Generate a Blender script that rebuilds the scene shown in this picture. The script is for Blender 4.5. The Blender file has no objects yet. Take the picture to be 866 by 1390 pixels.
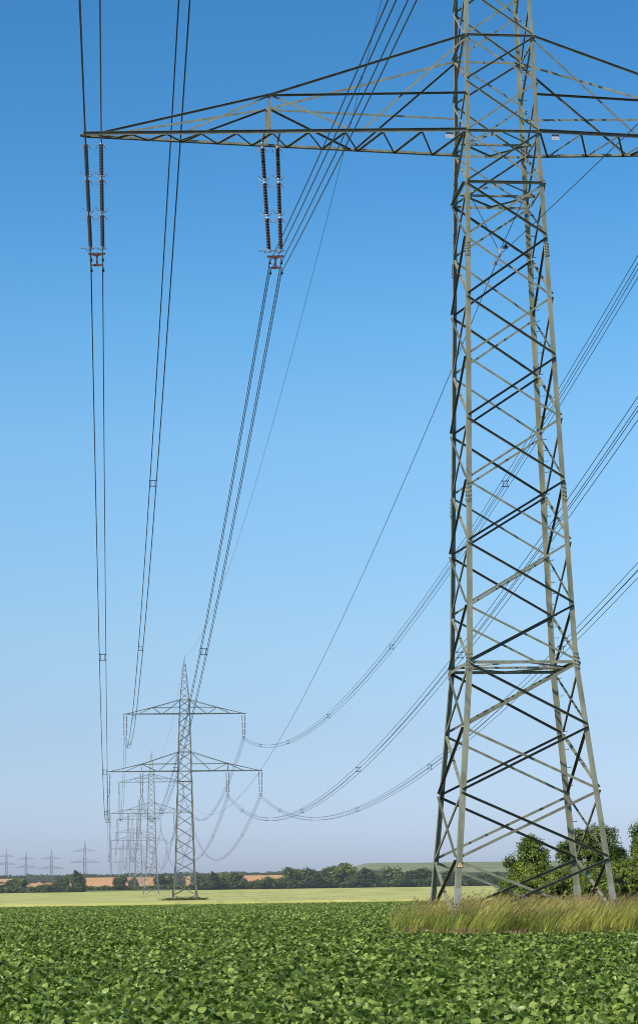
import bpy, math, random
from mathutils import Vector, Matrix, noise
R = math.radians
EZ = 1.95                       # eye height above the ground under the camera
AZ = -0.0997                    # heading of the power line
LX = 14.447                     # how far right of the camera the line runs
U = Vector((math.sin(AZ), math.cos(AZ), 0)); RT = Vector((U.y, -U.x, 0))
scene = bpy.context.scene
COL = scene.collection

# ------------------------------------------------------------------ materials
def new_mat(name):
    m = bpy.data.materials.new(name); m.use_nodes = True
    nt = m.node_tree; b = nt.nodes['Principled BSDF']
    return m, nt, b
def noisy(name, c1, c2, scale=5, rough=.6, metal=0, bump=0, detail=5, c3=None, coord='Object', stretch=(1, 1, 1), spec=.5, randobj=0):
    m, nt, b = new_mat(name)
    tc = nt.nodes.new('ShaderNodeTexCoord'); mp = nt.nodes.new('ShaderNodeMapping')
    mp.inputs['Scale'].default_value = stretch
    if coord == 'World':
        g = nt.nodes.new('ShaderNodeNewGeometry'); nt.links.new(g.outputs['Position'], mp.inputs['Vector'])
    else:
        nt.links.new(tc.outputs[coord], mp.inputs['Vector'])
    n = nt.nodes.new('ShaderNodeTexNoise'); n.inputs['Scale'].default_value = scale; n.inputs['Detail'].default_value = detail
    nt.links.new(mp.outputs[0], n.inputs['Vector'])
    r = nt.nodes.new('ShaderNodeValToRGB')
    r.color_ramp.elements[0].position = .35; r.color_ramp.elements[0].color = (*c1, 1)
    r.color_ramp.elements[1].position = .65; r.color_ramp.elements[1].color = (*c2, 1)
    if c3:
        e = r.color_ramp.elements.new(.8); e.color = (*c3, 1)
    nt.links.new(n.outputs['Fac'], r.inputs['Fac'])
    out = r.outputs['Color']
    if randobj:
        oi = nt.nodes.new('ShaderNodeObjectInfo'); mr = nt.nodes.new('ShaderNodeMapRange')
        mr.inputs['To Min'].default_value = 1 - randobj; mr.inputs['To Max'].default_value = 1 + randobj
        nt.links.new(oi.outputs['Random'], mr.inputs['Value'])
        hs = nt.nodes.new('ShaderNodeHueSaturation'); nt.links.new(mr.outputs[0], hs.inputs['Value'])
        nt.links.new(out, hs.inputs['Color']); out = hs.outputs['Color']
    nt.links.new(out, b.inputs['Base Color'])
    b.inputs['Roughness'].default_value = rough; b.inputs['Metallic'].default_value = metal
    b.inputs['Specular IOR Level'].default_value = spec
    if bump:
        bp = nt.nodes.new('ShaderNodeBump'); bp.inputs['Strength'].default_value = bump
        nt.links.new(n.outputs['Fac'], bp.inputs['Height']); nt.links.new(bp.outputs[0], b.inputs['Normal'])
    return m
def leafy(name, c1, c2, scale=.6, trans=.35, rough=.5, randobj=.18, spec=.3, hue=0, gloss=True):
    """foliage: principled mixed with translucent, colour varied by world position and by instance"""
    m = noisy(name, c1, c2, scale=scale, rough=rough, coord='World', randobj=randobj, spec=spec)
    nt = m.node_tree; b = nt.nodes['Principled BSDF']; o = nt.nodes['Material Output']
    src = b.inputs['Base Color'].links[0].from_socket
    t = nt.nodes.new('ShaderNodeBsdfTranslucent'); nt.links.new(src, t.inputs['Color'])
    mx = nt.nodes.new('ShaderNodeMixShader'); mx.inputs[0].default_value = trans
    nt.links.new(b.outputs[0], mx.inputs[1]); nt.links.new(t.outputs[0], mx.inputs[2]); nt.links.new(mx.outputs[0], o.inputs['Surface'])
    return m
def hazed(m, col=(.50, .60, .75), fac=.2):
    """aerial haze painted into a distant surface: a pale blue glow mixed into its shader"""
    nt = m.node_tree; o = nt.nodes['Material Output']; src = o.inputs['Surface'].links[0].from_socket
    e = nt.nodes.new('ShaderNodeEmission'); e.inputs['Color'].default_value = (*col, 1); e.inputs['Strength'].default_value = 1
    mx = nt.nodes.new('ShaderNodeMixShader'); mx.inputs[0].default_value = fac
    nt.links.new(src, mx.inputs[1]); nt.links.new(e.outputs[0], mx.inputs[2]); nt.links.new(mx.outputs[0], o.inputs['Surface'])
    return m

STEEL = noisy('painted_steel', (.175, .18, .122), (.30, .30, .22), scale=3.0, rough=.62, detail=10, c3=(.225, .185, .115), stretch=(1, 1, .35), bump=.05, spec=.35)
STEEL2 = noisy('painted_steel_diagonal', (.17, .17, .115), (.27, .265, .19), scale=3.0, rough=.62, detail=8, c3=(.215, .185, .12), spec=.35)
STEEL_SHADE = noisy('steel_bar_painted_shade', (.082, .086, .062), (.14, .14, .105), scale=3.0, rough=.6, detail=8, c3=(.075, .06, .04), spec=.3)  # same steel with the shade under the flanges put into its colour
STUB = noisy('pale_steel_stub', (.25, .25, .21), (.34, .34, .29), scale=3, rough=.6, detail=8)
BOLT = noisy('bolt_steel', (.02, .018, .016), (.05, .042, .035), scale=30, rough=.5, metal=.3)
CONC = noisy('concrete', (.40, .38, .34), (.52, .50, .46), scale=6, rough=.9, bump=.2)
RUST = noisy('rusty_yoke', (.075, .025, .016), (.17, .055, .032), scale=14, rough=.75, bump=.1)
PORC = noisy('brown_porcelain', (.042, .016, .012), (.085, .030, .020), scale=9, rough=.42, spec=.35)
GALV = noisy('bright_galvanised', (.42, .43, .45), (.62, .62, .64), scale=12, rough=.35, metal=.6)
WIRE = noisy('cable_aluminium', (.035, .036, .04), (.06, .06, .065), scale=3, rough=.5, metal=.2)
CABLE = noisy('cable_black', (.02, .02, .022), (.035, .035, .038), scale=3, rough=.5)
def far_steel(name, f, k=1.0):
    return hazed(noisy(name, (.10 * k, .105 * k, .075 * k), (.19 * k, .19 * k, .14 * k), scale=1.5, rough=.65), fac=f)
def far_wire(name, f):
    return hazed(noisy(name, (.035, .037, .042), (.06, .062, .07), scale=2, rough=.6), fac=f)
SOIL = noisy('field_soil', (.035, .028, .015), (.07, .055, .03), scale=.8, rough=.95, coord='World', bump=.3)

# ------------------------------------------------------------------ mesh helper
class MB:
    def __init__(s): s.v = []; s.f = []; s.mi = []; s.cur = 0
    def face(s, idx): s.f.append(idx); s.mi.append(s.cur)
    def prism(s, rings):
        n = len(rings[0]); b = len(s.v)
        for r in rings: s.v.extend([tuple(p) for p in r])
        s.face([b + i for i in range(n)][::-1])
        for k in range(len(rings) - 1):
            o = b + k * n
            for i in range(n):
                j = (i + 1) % n
                s.face([o + i, o + j, o + n + j, o + n + i])
        o = b + (len(rings) - 1) * n
        s.face([o + i for i in range(n)])
    def angle(s, P, Q, a, b, w, t=.012, w2=None):
        """steel angle from P to Q: corner line P-Q, one flange along a, the other along b"""
        P = Vector(P); Q = Vector(Q); ax = (Q - P).normalized(); a = Vector(a); b = Vector(b)
        a = (a - a.dot(ax) * ax).normalized(); b = b - b.dot(ax) * ax; b = (b - b.dot(a) * a).normalized()
        w2 = w if w2 is None else w2
        sec = [(0, 0), (w, 0), (w, t), (t, t), (t, w2), (0, w2)]
        s.prism([[p + a * x + b * y for x, y in sec] for p in (P, Q)])
    def box(s, c, hx, hy, hz, ax=Vector((1, 0, 0)), ay=Vector((0, 1, 0)), az=Vector((0, 0, 1))):
        c = Vector(c)
        r = [[c + ax * (x * hx) + ay * (y * hy) + az * (z * hz) for x, y in ((-1, -1), (1, -1), (1, 1), (-1, 1))] for z in (-1, 1)]
        s.prism(r)
    def tube(s, pts, r, n=6):
        pts = [Vector(p) for p in pts]; rings = []
        rr = r if isinstance(r, (list, tuple)) else [r] * len(pts)
        for i, p in enumerate(pts):
            d = (pts[min(i + 1, len(pts) - 1)] - pts[max(i - 1, 0)]).normalized()
            u = d.cross(Vector((0, 0, 1)) if abs(d.z) < .9 else Vector((1, 0, 0))).normalized(); w = d.cross(u)
            rings.append([p + (u * math.cos(q * 2 * math.pi / n) + w * math.sin(q * 2 * math.pi / n)) * rr[i] for q in range(n)])
        s.prism(rings)
    def lathe(s, prof, c=(0, 0, 0), n=12):
        c = Vector(c)
        s.prism([[c + Vector((r * math.cos(q * 2 * math.pi / n), r * math.sin(q * 2 * math.pi / n), z)) for q in range(n)] for r, z in prof])
    def mesh(s, name, mats, smooth=False):
        me = bpy.data.meshes.new(name); me.from_pydata(s.v, [], s.f); me.update()
        for m in (mats if isinstance(mats, (list, tuple)) else [mats]): me.materials.append(m)
        if any(s.mi): me.polygons.foreach_set('material_index', s.mi)
        if smooth: me.polygons.foreach_set('use_smooth', [True] * len(me.polygons))
        return me
    def build(s, name, mats, parent=None, smooth=False, loc=None):
        return link(name, s.mesh(name, mats, smooth), parent, loc)
def link(name, me, parent=None, loc=None):
    o = bpy.data.objects.new(name, me); COL.objects.link(o)
    if parent: o.parent = parent
    if loc is not None: o.location = loc
    return o
def tag(o, label=None, cat=None, group=None, kind=None):
    if label: o['label'] = label
    if cat: o['category'] = cat
    if group: o['group'] = group
    if kind: o['kind'] = kind
    return o
def empty(name, loc, rz=0, size=.5):
    o = bpy.data.objects.new(name, None); COL.objects.link(o); o.location = loc; o.rotation_euler = (0, 0, rz); o.empty_display_size = size
    return o
def lerp(a, b, t): return a + (b - a) * t
def interp(tab, x):
    if x <= tab[0][0]: return tab[0][1]
    for (x0, y0), (x1, y1) in zip(tab, tab[1:]):
        if x <= x1: return lerp(y0, y1, (x - x0) / (x1 - x0))
    return tab[-1][1]

# ------------------------------------------------------------------ terrain (heights relative to the eye)
PROF = [(-400, -1.6), (0, -1.95), (30, -2.1), (74, -2.25), (200, -3.45), (330, -4.75), (422, -5.4), (600, -6.7), (787, -7.15),
        (900, -7.0), (1000, -6.6), (1150, -6.4), (1400, -3.4), (1800, .8), (1950, -2), (2200, -9), (4000, -30), (9000, -60)]
def gz(x, y):
    # smoothed profile
    z = 0
    for k in (-2, -1, 0, 1, 2): z += interp(PROF, y + k * (4 + abs(y) * .02))
    z /= 5
    return z + EZ
def sheet(name, mat, xr, yr, nx, ny, dz=0, kind='structure', bumpy=0, fx=None, wob=0):
    v = []; f = []
    for j in range(ny + 1):
        tt = j / ny; y = yr[0] + (yr[1] - yr[0]) * tt
        for i in range(nx + 1):
            x = xr[0] + (xr[1] - xr[0]) * i / nx
            if fx: xx, yy = fx(x, y)
            else: xx, yy = x, y
            if wob and j in (0, ny): yy += wob * noise.noise(Vector((xx * .03, yy, 7)))
            v.append((xx, yy, gz(xx, yy) + dz + (bumpy * noise.noise(Vector((xx * .35, yy * .12, 3))) if bumpy else 0)))
    for j in range(ny):
        for i in range(nx):
            a = j * (nx + 1) + i; f.append((a, a + 1, a + nx + 2, a + nx + 1))
    me = bpy.data.meshes.new(name); me.from_pydata(v, [], f); me.materials.append(mat)
    me.polygons.foreach_set('use_smooth', [True] * len(f))
    o = bpy.data.objects.new(name, me); COL.objects.link(o); tag(o, kind=kind); return o

def build_ground():
    ys = [-300, -100, 0, 15, 30, 45, 60, 74, 90, 110, 140, 170, 200, 230, 265, 300, 330, 370, 422, 480, 540, 600, 660, 720, 787, 850, 900, 950, 1000, 1060,
          1150, 1230, 1300, 1400, 1500, 1600, 1700, 1800, 1870, 1950, 2050, 2200, 2600, 3200, 4000, 6000, 9000]
    v = []; f = []; N = 60
    for y in ys:
        for i in range(N + 1):
            s = (i / N * 2 - 1); x = s * (120 + max(0, y) * .9)
            v.append((x, y, gz(x, y)))
    for j in range(len(ys) - 1):
        for i in range(N):
            a = j * (N + 1) + i; f.append((a, a + 1, a + N + 2, a + N + 1))
    m = noisy('ground_soil_and_grass', (.05, .06, .022), (.085, .09, .035), scale=.05, rough=.95, coord='World', detail=8)
    me = bpy.data.meshes.new('ground'); me.from_pydata(v, [], f); me.materials.append(m)
    me.polygons.foreach_set('use_smooth', [True] * len(f))
    o = bpy.data.objects.new('ground', me); COL.objects.link(o); tag(o, kind='structure')
build_ground()
sheet('field_soil', SOIL, (-90, 130), (-60, 331), 40, 60, dz=.006)
WHEAT = noisy('ripening_grain', (.33, .34, .095), (.49, .455, .15), scale=.22, rough=.9, coord='World', detail=12, stretch=(.35, .10, 1), c3=(.56, .49, .16), bump=.6)
def wheat():
    v = []; f = []; nx = 90; ys = []
    y = 330.
    while y < 948: ys.append(y); y *= 1.012
    for j, y in enumerate(ys):
        for i in range(nx + 1):
            s = i / nx * 2 - 1; x = -20 + s * (170 + y * .45)
            h = .78 + .14 * noise.noise(Vector((x * .15, y * .05, 3))) + .05 * noise.noise(Vector((x * .9, y * .2, 8)))
            v.append((x, y + 1.5 * noise.noise(Vector((x * .1, y, 0))), gz(x, y) + h))
    b = len(v)
    for i in range(nx + 1):
        x, y, z = v[i]; v.append((x, y - .05, gz(x, y)))
    for i in range(nx): f.append((b + i, b + i + 1, i + 1, i))
    for j in range(len(ys) - 1):
        for i in range(nx):
            a = j * (nx + 1) + i; f.append((a, a + 1, a + nx + 2, a + nx + 1))
    me = bpy.data.meshes.new('wheat_field'); me.from_pydata(v, [], f); me.materials.append(WHEAT)
    me.polygons.foreach_set('use_smooth', [True] * len(f))
    o = bpy.data.objects.new('wheat_field', me); COL.objects.link(o)
    tag(o, 'pale yellow green grain field stretching behind the green crop', 'grain field', kind='stuff')
wheat()
GREEN2 = noisy('meadow', (.10, .17, .05), (.15, .22, .07), scale=.02, rough=.95, coord='World', detail=6)
sheet('meadow', GREEN2, (-700, -60), (952, 1120), 40, 10, dz=.02)
ORANGE = hazed(noisy('ripe_field', (.50, .255, .095), (.62, .33, .14), scale=.012, rough=.95, coord='World', detail=8, stretch=(.4, 2, 1)), fac=.05)
sheet('ripe_field', ORANGE, (-700, -8), (1124, 1830), 60, 40, dz=.02)
def hill():
    v = []; f = []; nx, ny = 70, 24
    for j in range(ny + 1):
        y = 2100 + j * 60
        for i in range(nx + 1):
            x = -80 + i * 22
            ex = min(1, max(0, (x + 35) / 95)); ex = ex * ex * (3 - 2 * ex)
            ey = min(1, max(0, (y - 2100) / 520)); ey = ey * ey * (3 - 2 * ey)
            z = -14 + 27.0 * ex * ey + 1.2 * noise.noise(Vector((x * .01, y * .01, 0))) * ex
            v.append((x, y, z + EZ))
    for j in range(ny):
        for i in range(nx):
            a = j * (nx + 1) + i; f.append((a, a + 1, a + nx + 2, a + nx + 1))
    me = bpy.data.meshes.new('hill'); me.from_pydata(v, [], f)
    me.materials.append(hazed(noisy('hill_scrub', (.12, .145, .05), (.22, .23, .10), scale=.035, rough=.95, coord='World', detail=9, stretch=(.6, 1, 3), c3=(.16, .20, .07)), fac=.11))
    me.polygons.foreach_set('use_smooth', [True] * len(f))
    o = bpy.data.objects.new('hill', me); COL.objects.link(o); tag(o, kind='structure')
hill()

# ------------------------------------------------------------------ scattering
def scatter(name, pts, protos, smin, smax, rmin, rmax, seed, label, cat):
    me = bpy.data.meshes.new(name); me.from_pydata(pts, [], [])
    o = bpy.data.objects.new(name, me); COL.objects.link(o); tag(o, label, cat, kind='stuff')
    c = bpy.data.collections.new(name + '_kinds')
    for p in protos: c.objects.link(p)
    g = bpy.data.node_groups.new(name + '_scatter', 'GeometryNodeTree')
    g.interface.new_socket('Geometry', in_out='INPUT', socket_type='NodeSocketGeometry')
    g.interface.new_socket('Geometry', in_out='OUTPUT', socket_type='NodeSocketGeometry')
    n = g.nodes; gi = n.new('NodeGroupInput'); go = n.new('NodeGroupOutput')
    ip = n.new('GeometryNodeInstanceOnPoints'); ci = n.new('GeometryNodeCollectionInfo')
    ci.inputs['Collection'].default_value = c; ci.inputs['Separate Children'].default_value = True; ci.inputs['Reset Children'].default_value = True
    ip.inputs['Pick Instance'].default_value = True
    rs = n.new('FunctionNodeRandomValue'); rs.data_type = 'FLOAT'; rs.inputs[2].default_value = smin; rs.inputs[3].default_value = smax; rs.inputs['Seed'].default_value = seed
    rr = n.new('FunctionNodeRandomValue'); rr.data_type = 'FLOAT_VECTOR'; rr.inputs[0].default_value = rmin; rr.inputs[1].default_value = rmax; rr.inputs['Seed'].default_value = seed + 1
    ri = n.new('FunctionNodeRandomValue'); ri.data_type = 'INT'; ri.inputs[4].default_value = 0; ri.inputs[5].default_value = len(protos) - 1; ri.inputs['Seed'].default_value = seed + 2
    L = g.links
    L.new(gi.outputs[0], ip.inputs['Points']); L.new(ci.outputs[0], ip.inputs['Instance']); L.new(ri.outputs[2], ip.inputs['Instance Index'])
    L.new(rr.outputs[0], ip.inputs['Rotation']); L.new(rs.outputs[1], ip.inputs['Scale']); L.new(ip.outputs[0], go.inputs[0])
    md = o.modifiers.new('scatter', 'NODES'); md.node_group = g
    return o
def proto(name, mb, mats, smooth=False):
    return bpy.data.objects.new(name, mb.mesh(name, mats, smooth))

# beet plants ---------------------------------------------------------------
BEET = [leafy('beet_leaf_a', (.060, .112, .015), (.170, .255, .036), scale=1.3, rough=.45, spec=.38, trans=.32, randobj=.30),
        leafy('beet_leaf_b', (.21, .30, .050), (.38, .45, .11), scale=1.3, rough=.40, spec=.45, trans=.32, randobj=.25)]
def beet(seed, big=1.0, leaves=42):
    rnd = random.Random(seed); mb = MB()
    for k in range(leaves):
        a = k * 2.4 + rnd.uniform(-.4, .4); t = k / leaves
        el = lerp(R(80), R(24), t) + rnd.uniform(-.2, .2)           # stalk elevation
        L = rnd.uniform(.12, .33) * big
        d = Vector((math.cos(a), math.sin(a), 0)); up = Vector((0, 0, 1))
        p0 = d * .03; p1 = p0 + (d * math.cos(el) + up * math.sin(el)) * L
        side = d.cross(up)
        mb.cur = 0
        mb.tube([p0, p1], [.009 * big, .006 * big], 3)
        mb.cur = rnd.choice((0, 1))
        bl = rnd.uniform(.06, .13) * big; bw = bl * rnd.uniform(.32, .46); e0 = el; p = p1
        tw = rnd.uniform(-.9, .9); sd = (side * math.cos(tw) + up * math.sin(tw)).normalized()
        rows = []; n = 4; fold = rnd.uniform(.1, .5)
        for i in range(n + 1):
            q = i / n
            w = bw * math.sin(math.pi * min(1, .16 + q * .86)) ** .8 * (1 if i < n else .12)
            nrm = (-d * math.sin(e0) + up * math.cos(e0))
            wav = rnd.uniform(-.22, .22) * w
            rows.append((p + sd * w + nrm * (fold * w + wav), p, p - sd * w + nrm * (fold * w - wav)))
            e0 -= rnd.uniform(.22, .5); p = p + (d * math.cos(e0) + up * math.sin(e0)) * (bl / n)
        b = len(mb.v)
        for r in rows: mb.v.extend([tuple(x) for x in r])
        for i in range(n):
            o = b + i * 3
            mb.face([o, o + 1, o + 4, o + 3]); mb.face([o + 1, o + 2, o + 5, o + 4])
    return proto('beet_plant', mb, BEET, True)
random.seed(4)
def in_patch(x, y):          # the uncut grass island round the near pylon
    dx = (x - 9.25) / 6.8; dy = (y - 74.5) / 8.7
    return abs(dx) ** 3.2 + abs(dy) ** 3.2 < 1 + .10 * noise.noise(Vector((x * .7, y * .7, 0)))
pts = []
def beet_rows(y0, y1, step, row, marg, jit):
    y = y0
    while y < y1:
        half = y * .185 + marg
        x = -half + y * .01
        n = int(2 * half / row)
        for i in range(n):
            px = -half + i * row + random.uniform(-jit, jit) * row; py = y + random.uniform(-.5, .5) * step
            if in_patch(px, py) or (noise.noise(Vector((px * .5, py * .5, 2))) > .52): continue
            pts.append((px, py, gz(px, py)))
        y += step
beet_rows(19, 110, .27, .40, 3, .22)
near_pts = pts; pts = []
scatter('beet_plants', near_pts, [beet(s) for s in range(6)], .8, 1.22, (-.12, -.12, 0), (.12, .12, 6.28), 1,
        'broad shiny green beet leaves covering the foreground field', 'beet crop')
beet_rows(110, 330, .62, .8, 6, .4)
scatter('distant_beet_plants', pts, [beet(s + 20, 1.25, 28) for s in range(4)], .85, 1.15, (-.15, -.15, 0), (.15, .15, 6.28), 5,
        'green beet rows thinning to a dark band along the grain field', 'beet crop')

# tall grass round the near pylon ---------------------------------------------
GR = [leafy('grass_green', (.09, .145, .020), (.23, .29, .045), scale=.9, rough=.6, randobj=.25),
      leafy('grass_yellow', (.40, .42, .075), (.58, .54, .14), scale=.8, rough=.7, randobj=.25),
      leafy('grass_seedhead', (.24, .16, .08), (.42, .30, .15), scale=.8, rough=.8, randobj=.25),
      leafy('grass_dead', (.30, .17, .11), (.44, .29, .19), scale=.8, rough=.9, randobj=.25)]
def tuft(seed, kind, H=1.1, n=26, rad=.22, lean=.32, head=.5):
    rnd = random.Random(seed); mb = MB()
    for k in range(n):
        a = rnd.uniform(0, 6.28); r = rad * math.sqrt(rnd.random())
        p = Vector((r * math.cos(a), r * math.sin(a), -.02)); h = H * rnd.uniform(.5, 1.05)
        dr = Vector((rnd.gauss(lean, .16), rnd.gauss(0, .16), 0)); w = rnd.uniform(.008, .018)
        th = rnd.uniform(0, 3.14); sd = Vector((math.cos(th), math.sin(th), 0))
        mb.cur = kind if rnd.random() < .8 else (1 - kind if kind < 2 else 3)
        b = len(mb.v); n_ = 4
        for i in range(n_ + 1):
            t = i / n_; c = p + dr * (h * t * t) + Vector((0, 0, h * t * (1 - .12 * t)))
            ww = w * (1 - t * .75); mb.v.append(tuple(c + sd * ww)); mb.v.append(tuple(c - sd * ww))
        for i in range(n_): o = b + i * 2; mb.face([o, o + 1, o + 3, o + 2])
        if rnd.random() < head and h > H * .75:            # seed head
            mb.cur = 2; d = (Vector((dr.x * 2, dr.y * 2, .76))).normalized()
            for q in range(3):
                e = Vector((rnd.uniform(-1, 1), rnd.uniform(-1, 1), 0)) * .014
                c0 = c + e; L = rnd.uniform(.10, .2)
                s2 = Vector((math.cos(th + q), math.sin(th + q), 0)) * .013
                b = len(mb.v); mb.v += [tuple(c0), tuple(c0 + d * L * .4 + s2), tuple(c0 + d * L), tuple(c0 + d * L * .4 - s2)]; mb.face([b, b + 1, b + 2, b + 3])
    return proto('grass_tuft', mb, GR)
gp = []; dp = []; yp = []
random.seed(9)
for i in range(8200):
    x = random.uniform(1, 17); y = random.uniform(65, 84.5)
    if not in_patch(x, y): continue
    edge = not in_patch(x, y - 1.3) or not in_patch(x - .9, y)
    q = noise.noise(Vector((x * .45, y * .3, 5)))
    q2 = noise.noise(Vector((x * .55, y * .22, 15))) + random.gauss(0, .10)
    if q2 < -.30 and random.random() < .5: continue
    short = x < 3.6 + random.random() * 1.2
    (dp if ((edge and q > -.05 and random.random() < .85) or (short and random.random() < .45)) else (gp if q2 < .06 else yp)).append((x, y, gz(x, y)))
scatter('tall_grass', gp, [tuft(s, 0, 1.12 + .12 * (s % 3), head=.26) for s in range(8)], .66, 1.12, (-.08, -.08, -.5), (.08, .08, .5), 11,
        'tall green grass leaning right around the near pylon legs', 'tall grass')
scatter('yellow_grass', yp, [tuft(s + 60, 1, 1.22 + .12 * (s % 3), lean=.42, head=.24) for s in range(6)], .75, 1.2, (-.08, -.08, -.5), (.08, .08, .5), 17,
        'yellowing seeded grass in bright drifts under the near pylon', 'yellow grass')
scatter('dry_grass', dp, [tuft(s + 40, 3, .5, 30, .24, .25, .1) for s in range(4)], .6, 1.1, (-.1, -.1, -.6), (.1, .1, .6), 13,
        'low reddish brown dry grass fringing the grass island', 'dry grass')
wp = []
T1c = RT * LX + U * 422.5
for i in range(520):
    a = random.uniform(0, 6.28); r = math.sqrt(random.random())
    x = T1c.x + 3.9 * r * math.cos(a) + random.gauss(0, .4); y = T1c.y - .5 + 3.5 * r * math.sin(a); wp.append((x, y, gz(x, y)))
DW = leafy('weeds_dark', (.12, .12, .045), (.24, .21, .09), scale=.4, rough=.9)
def weed(seed):
    rnd = random.Random(seed); mb = MB()
    for k in range(40):
        p = Vector((rnd.gauss(0, .3), rnd.gauss(0, .3), rnd.uniform(.0, 1.0) ** .8))
        s = rnd.uniform(.06, .14); u = Vector((rnd.gauss(0, 1), rnd.gauss(0, 1), rnd.gauss(0, 1))).normalized(); w = u.cross(Vector((rnd.random(), 1, 0))).normalized()
        b = len(mb.v); mb.v += [tuple(p + u * s), tuple(p + w * s), tuple(p - u * s), tuple(p - w * s)]; mb.face([b, b + 1, b + 2, b + 3])
    return proto('weed_clump', mb, DW)
scatter('weed_patch', wp, [weed(s) for s in range(3)], .8, 1.2, (0, 0, 0), (.1, .1, 6.28), 15,
        'dark weedy patch in the grain around the second pylon feet', 'weeds')

# ------------------------------------------------------------------ pylons
WID = [(-29.2, 2.90), (-20.0, 1.99), (-2.04, 1.47), (0, 1.39), (3.84, 1.32), (11.54, 1.08), (14.38, .95), (23.26, .04)]
LOW = [-20.0, -22.29, -24.54, -26.88, -29.15]
MID = [-20.0, -17.94, -15.66, -13.37, -11.06, -8.74, -6.44, -4.12, -2.04]
def hw(z, ext=None):
    if z < -20: return 1.99 + (-20 - z) * .0985
    return interp(WID, z)
TL = .016
class Tower:
    def __init__(s, root, zarm, mats, near=False, thick=1.0):
        s.md = STEEL_SHADE if near else mats[1]
        s.r = root; s.z0 = zarm; s.m = mats; s.near = near; s.k = thick
    def W(s, x, y, z): return Vector((x, y, z + s.z0))
    def corner(s, sx, sy, z): w = hw(z); return s.W(sx * w, sy * w, z)
    def legs(s, zb):
        levels = [zb, -20.0, -2.04, 0, 3.84, 11.54, 14.38, 23.2]
        fw = {-20.0: .19, -2.04: .165, 0: .16, 3.84: .15, 11.54: .13, 14.38: .11, 23.2: .05}
        for sx, sy in ((-1, -1), (1, -1), (-1, 1), (1, 1)):
            mb = MB(); t = TL
            rings = []
            for z in levels:
                f = fw.get(z, .205) * s.k; P = s.corner(sx, sy, z); a = Vector((-sx, 0, 0)); b = Vector((0, -sy, 0))
                rings.append([P + a * x + b * y for x, y in ((0, 0), (f, 0), (f, t), (t, t), (t, f), (0, f))])
            mb.prism(rings)
            leg = mb.build('leg', s.m[0], s.r)
            if s.near:
                tag(leg, {(-1, -1): 'front left corner leg with a warning triangle', (1, -1): 'front right corner leg', (-1, 1): 'rear left corner leg, inner face in shade', (1, 1): 'rear right corner leg with climbing pegs'}[(sx, sy)])
                s.leg_extras(leg, sx, sy, zb)
            elif s.k < 1.3:
                mb = MB(); mb.box(s.corner(sx, sy, zb) + Vector((-sx * .1, -sy * .1, -.1)), .3, .3, .5); mb.build('footing', CONC, s.r)
    def leg_extras(s, leg, sx, sy, zb):
        # paler lower stub, concrete footing, splice plates with bolts
        mb = MB(); rings = []
        for z in (-27.9, -29.75):
            P = s.corner(sx, sy, z) + Vector((sx * .006, sy * .006, 0)); a = Vector((-sx, 0, 0)); b = Vector((0, -sy, 0)); f = .222
            rings.append([P + a * x + b * y for x, y in ((0, 0), (f, 0), (f, .028), (.028, .028), (.028, f), (0, f))])
        mb.prism(rings); mb.build('leg_stub', STUB, leg)
        mb = MB(); P = s.corner(sx, sy, -29.9) + Vector((-sx * .1, -sy * .1, 0)); mb.lathe([(.42, -.6), (.42, .05), (.36, .12)], P, 16); mb.build('footing', CONC, leg)
        for z0, z1, wd in ((-4.95, -4.4, .15), (-14.25, -13.5, .16), (-20.35, -19.7, .18), (-28.95, -28.35, .2)):
            mb = MB()
            for ax in (0, 1):
                n = Vector((0, sy, 0)) if ax == 0 else Vector((sx, 0, 0)); a = Vector((-sx, 0, 0)) if ax == 0 else Vector((0, -sy, 0))
                A = s.corner(sx, sy, z0) + a * .008; B = s.corner(sx, sy, z1) + a * .008; up = (B - A)
                off = .008 if z0 < -28 else .002
                r = []
                for P in (A, B): r.append([P + n * off, P + a * wd + n * off, P + a * wd + n * (off + .014), P + n * (off + .014)])
                mb.cur = 0; mb.prism(r)
                mb.cur = 1
                nb = 5
                for i in range(nb):
                    for q in (.28, .72):
                        c = A + up * ((i + .5 + (q - .5) * .5) / nb) + a * (wd * q) + n * (off + .02)
                        mb.box(c, .017, .010, .017)
            mb.build('splice_plate', [s.m[0], BOLT], leg)
        if sx == 1 and sy == 1:       # climbing pegs
            z = -28.2; k = 0; me = None
            while z < 3.5:
                if me is None:
                    mb = MB(); mb.tube([(0, 0, 0), (.17, 0, 0)], .011, 5); mb.tube([(.17, 0, 0), (.175, 0, .04)], .011, 5); me = mb.mesh('step_bolt', BOLT)
                p = s.corner(1, 1, z) + Vector((0, -.06 - .05 * (k % 2), 0)); link('step_bolt', me, leg, p); z += .42 if z > -20 else .66; k += 1
        if sx == -1 and sy == -1:     # yellow warning triangle
            P = s.corner(-1, -1, -27.12) + Vector((.11, -.012, 0)); mb = MB()
            def tri(r, y0, y1):
                pp = [Vector((r * math.sin(q), 0, r * math.cos(q))) for q in (0, R(120), R(240))]
                mb.prism([[P + p + Vector((0, y0, 0)) for p in pp], [P + p + Vector((0, y1, 0)) for p in pp]])
            tri(.155, 0, -.006); mb.cur = 1; tri(.122, -.0065, -.009); mb.cur = 0
            mb.prism([[P + Vector((x, y, z)) for x, z in ((.012, .07), (-.022, .0), (.004, .004), (-.012, -.045), (.024, .022), (-.001, .018))] for y in (-.0095, -.012)])
            mb.build('warning_sign', [noisy('sign_black', (.02, .02, .02), (.03, .03, .03)), noisy('sign_yellow', (.75, .60, .16), (.85, .72, .30), scale=8)], leg)
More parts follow.
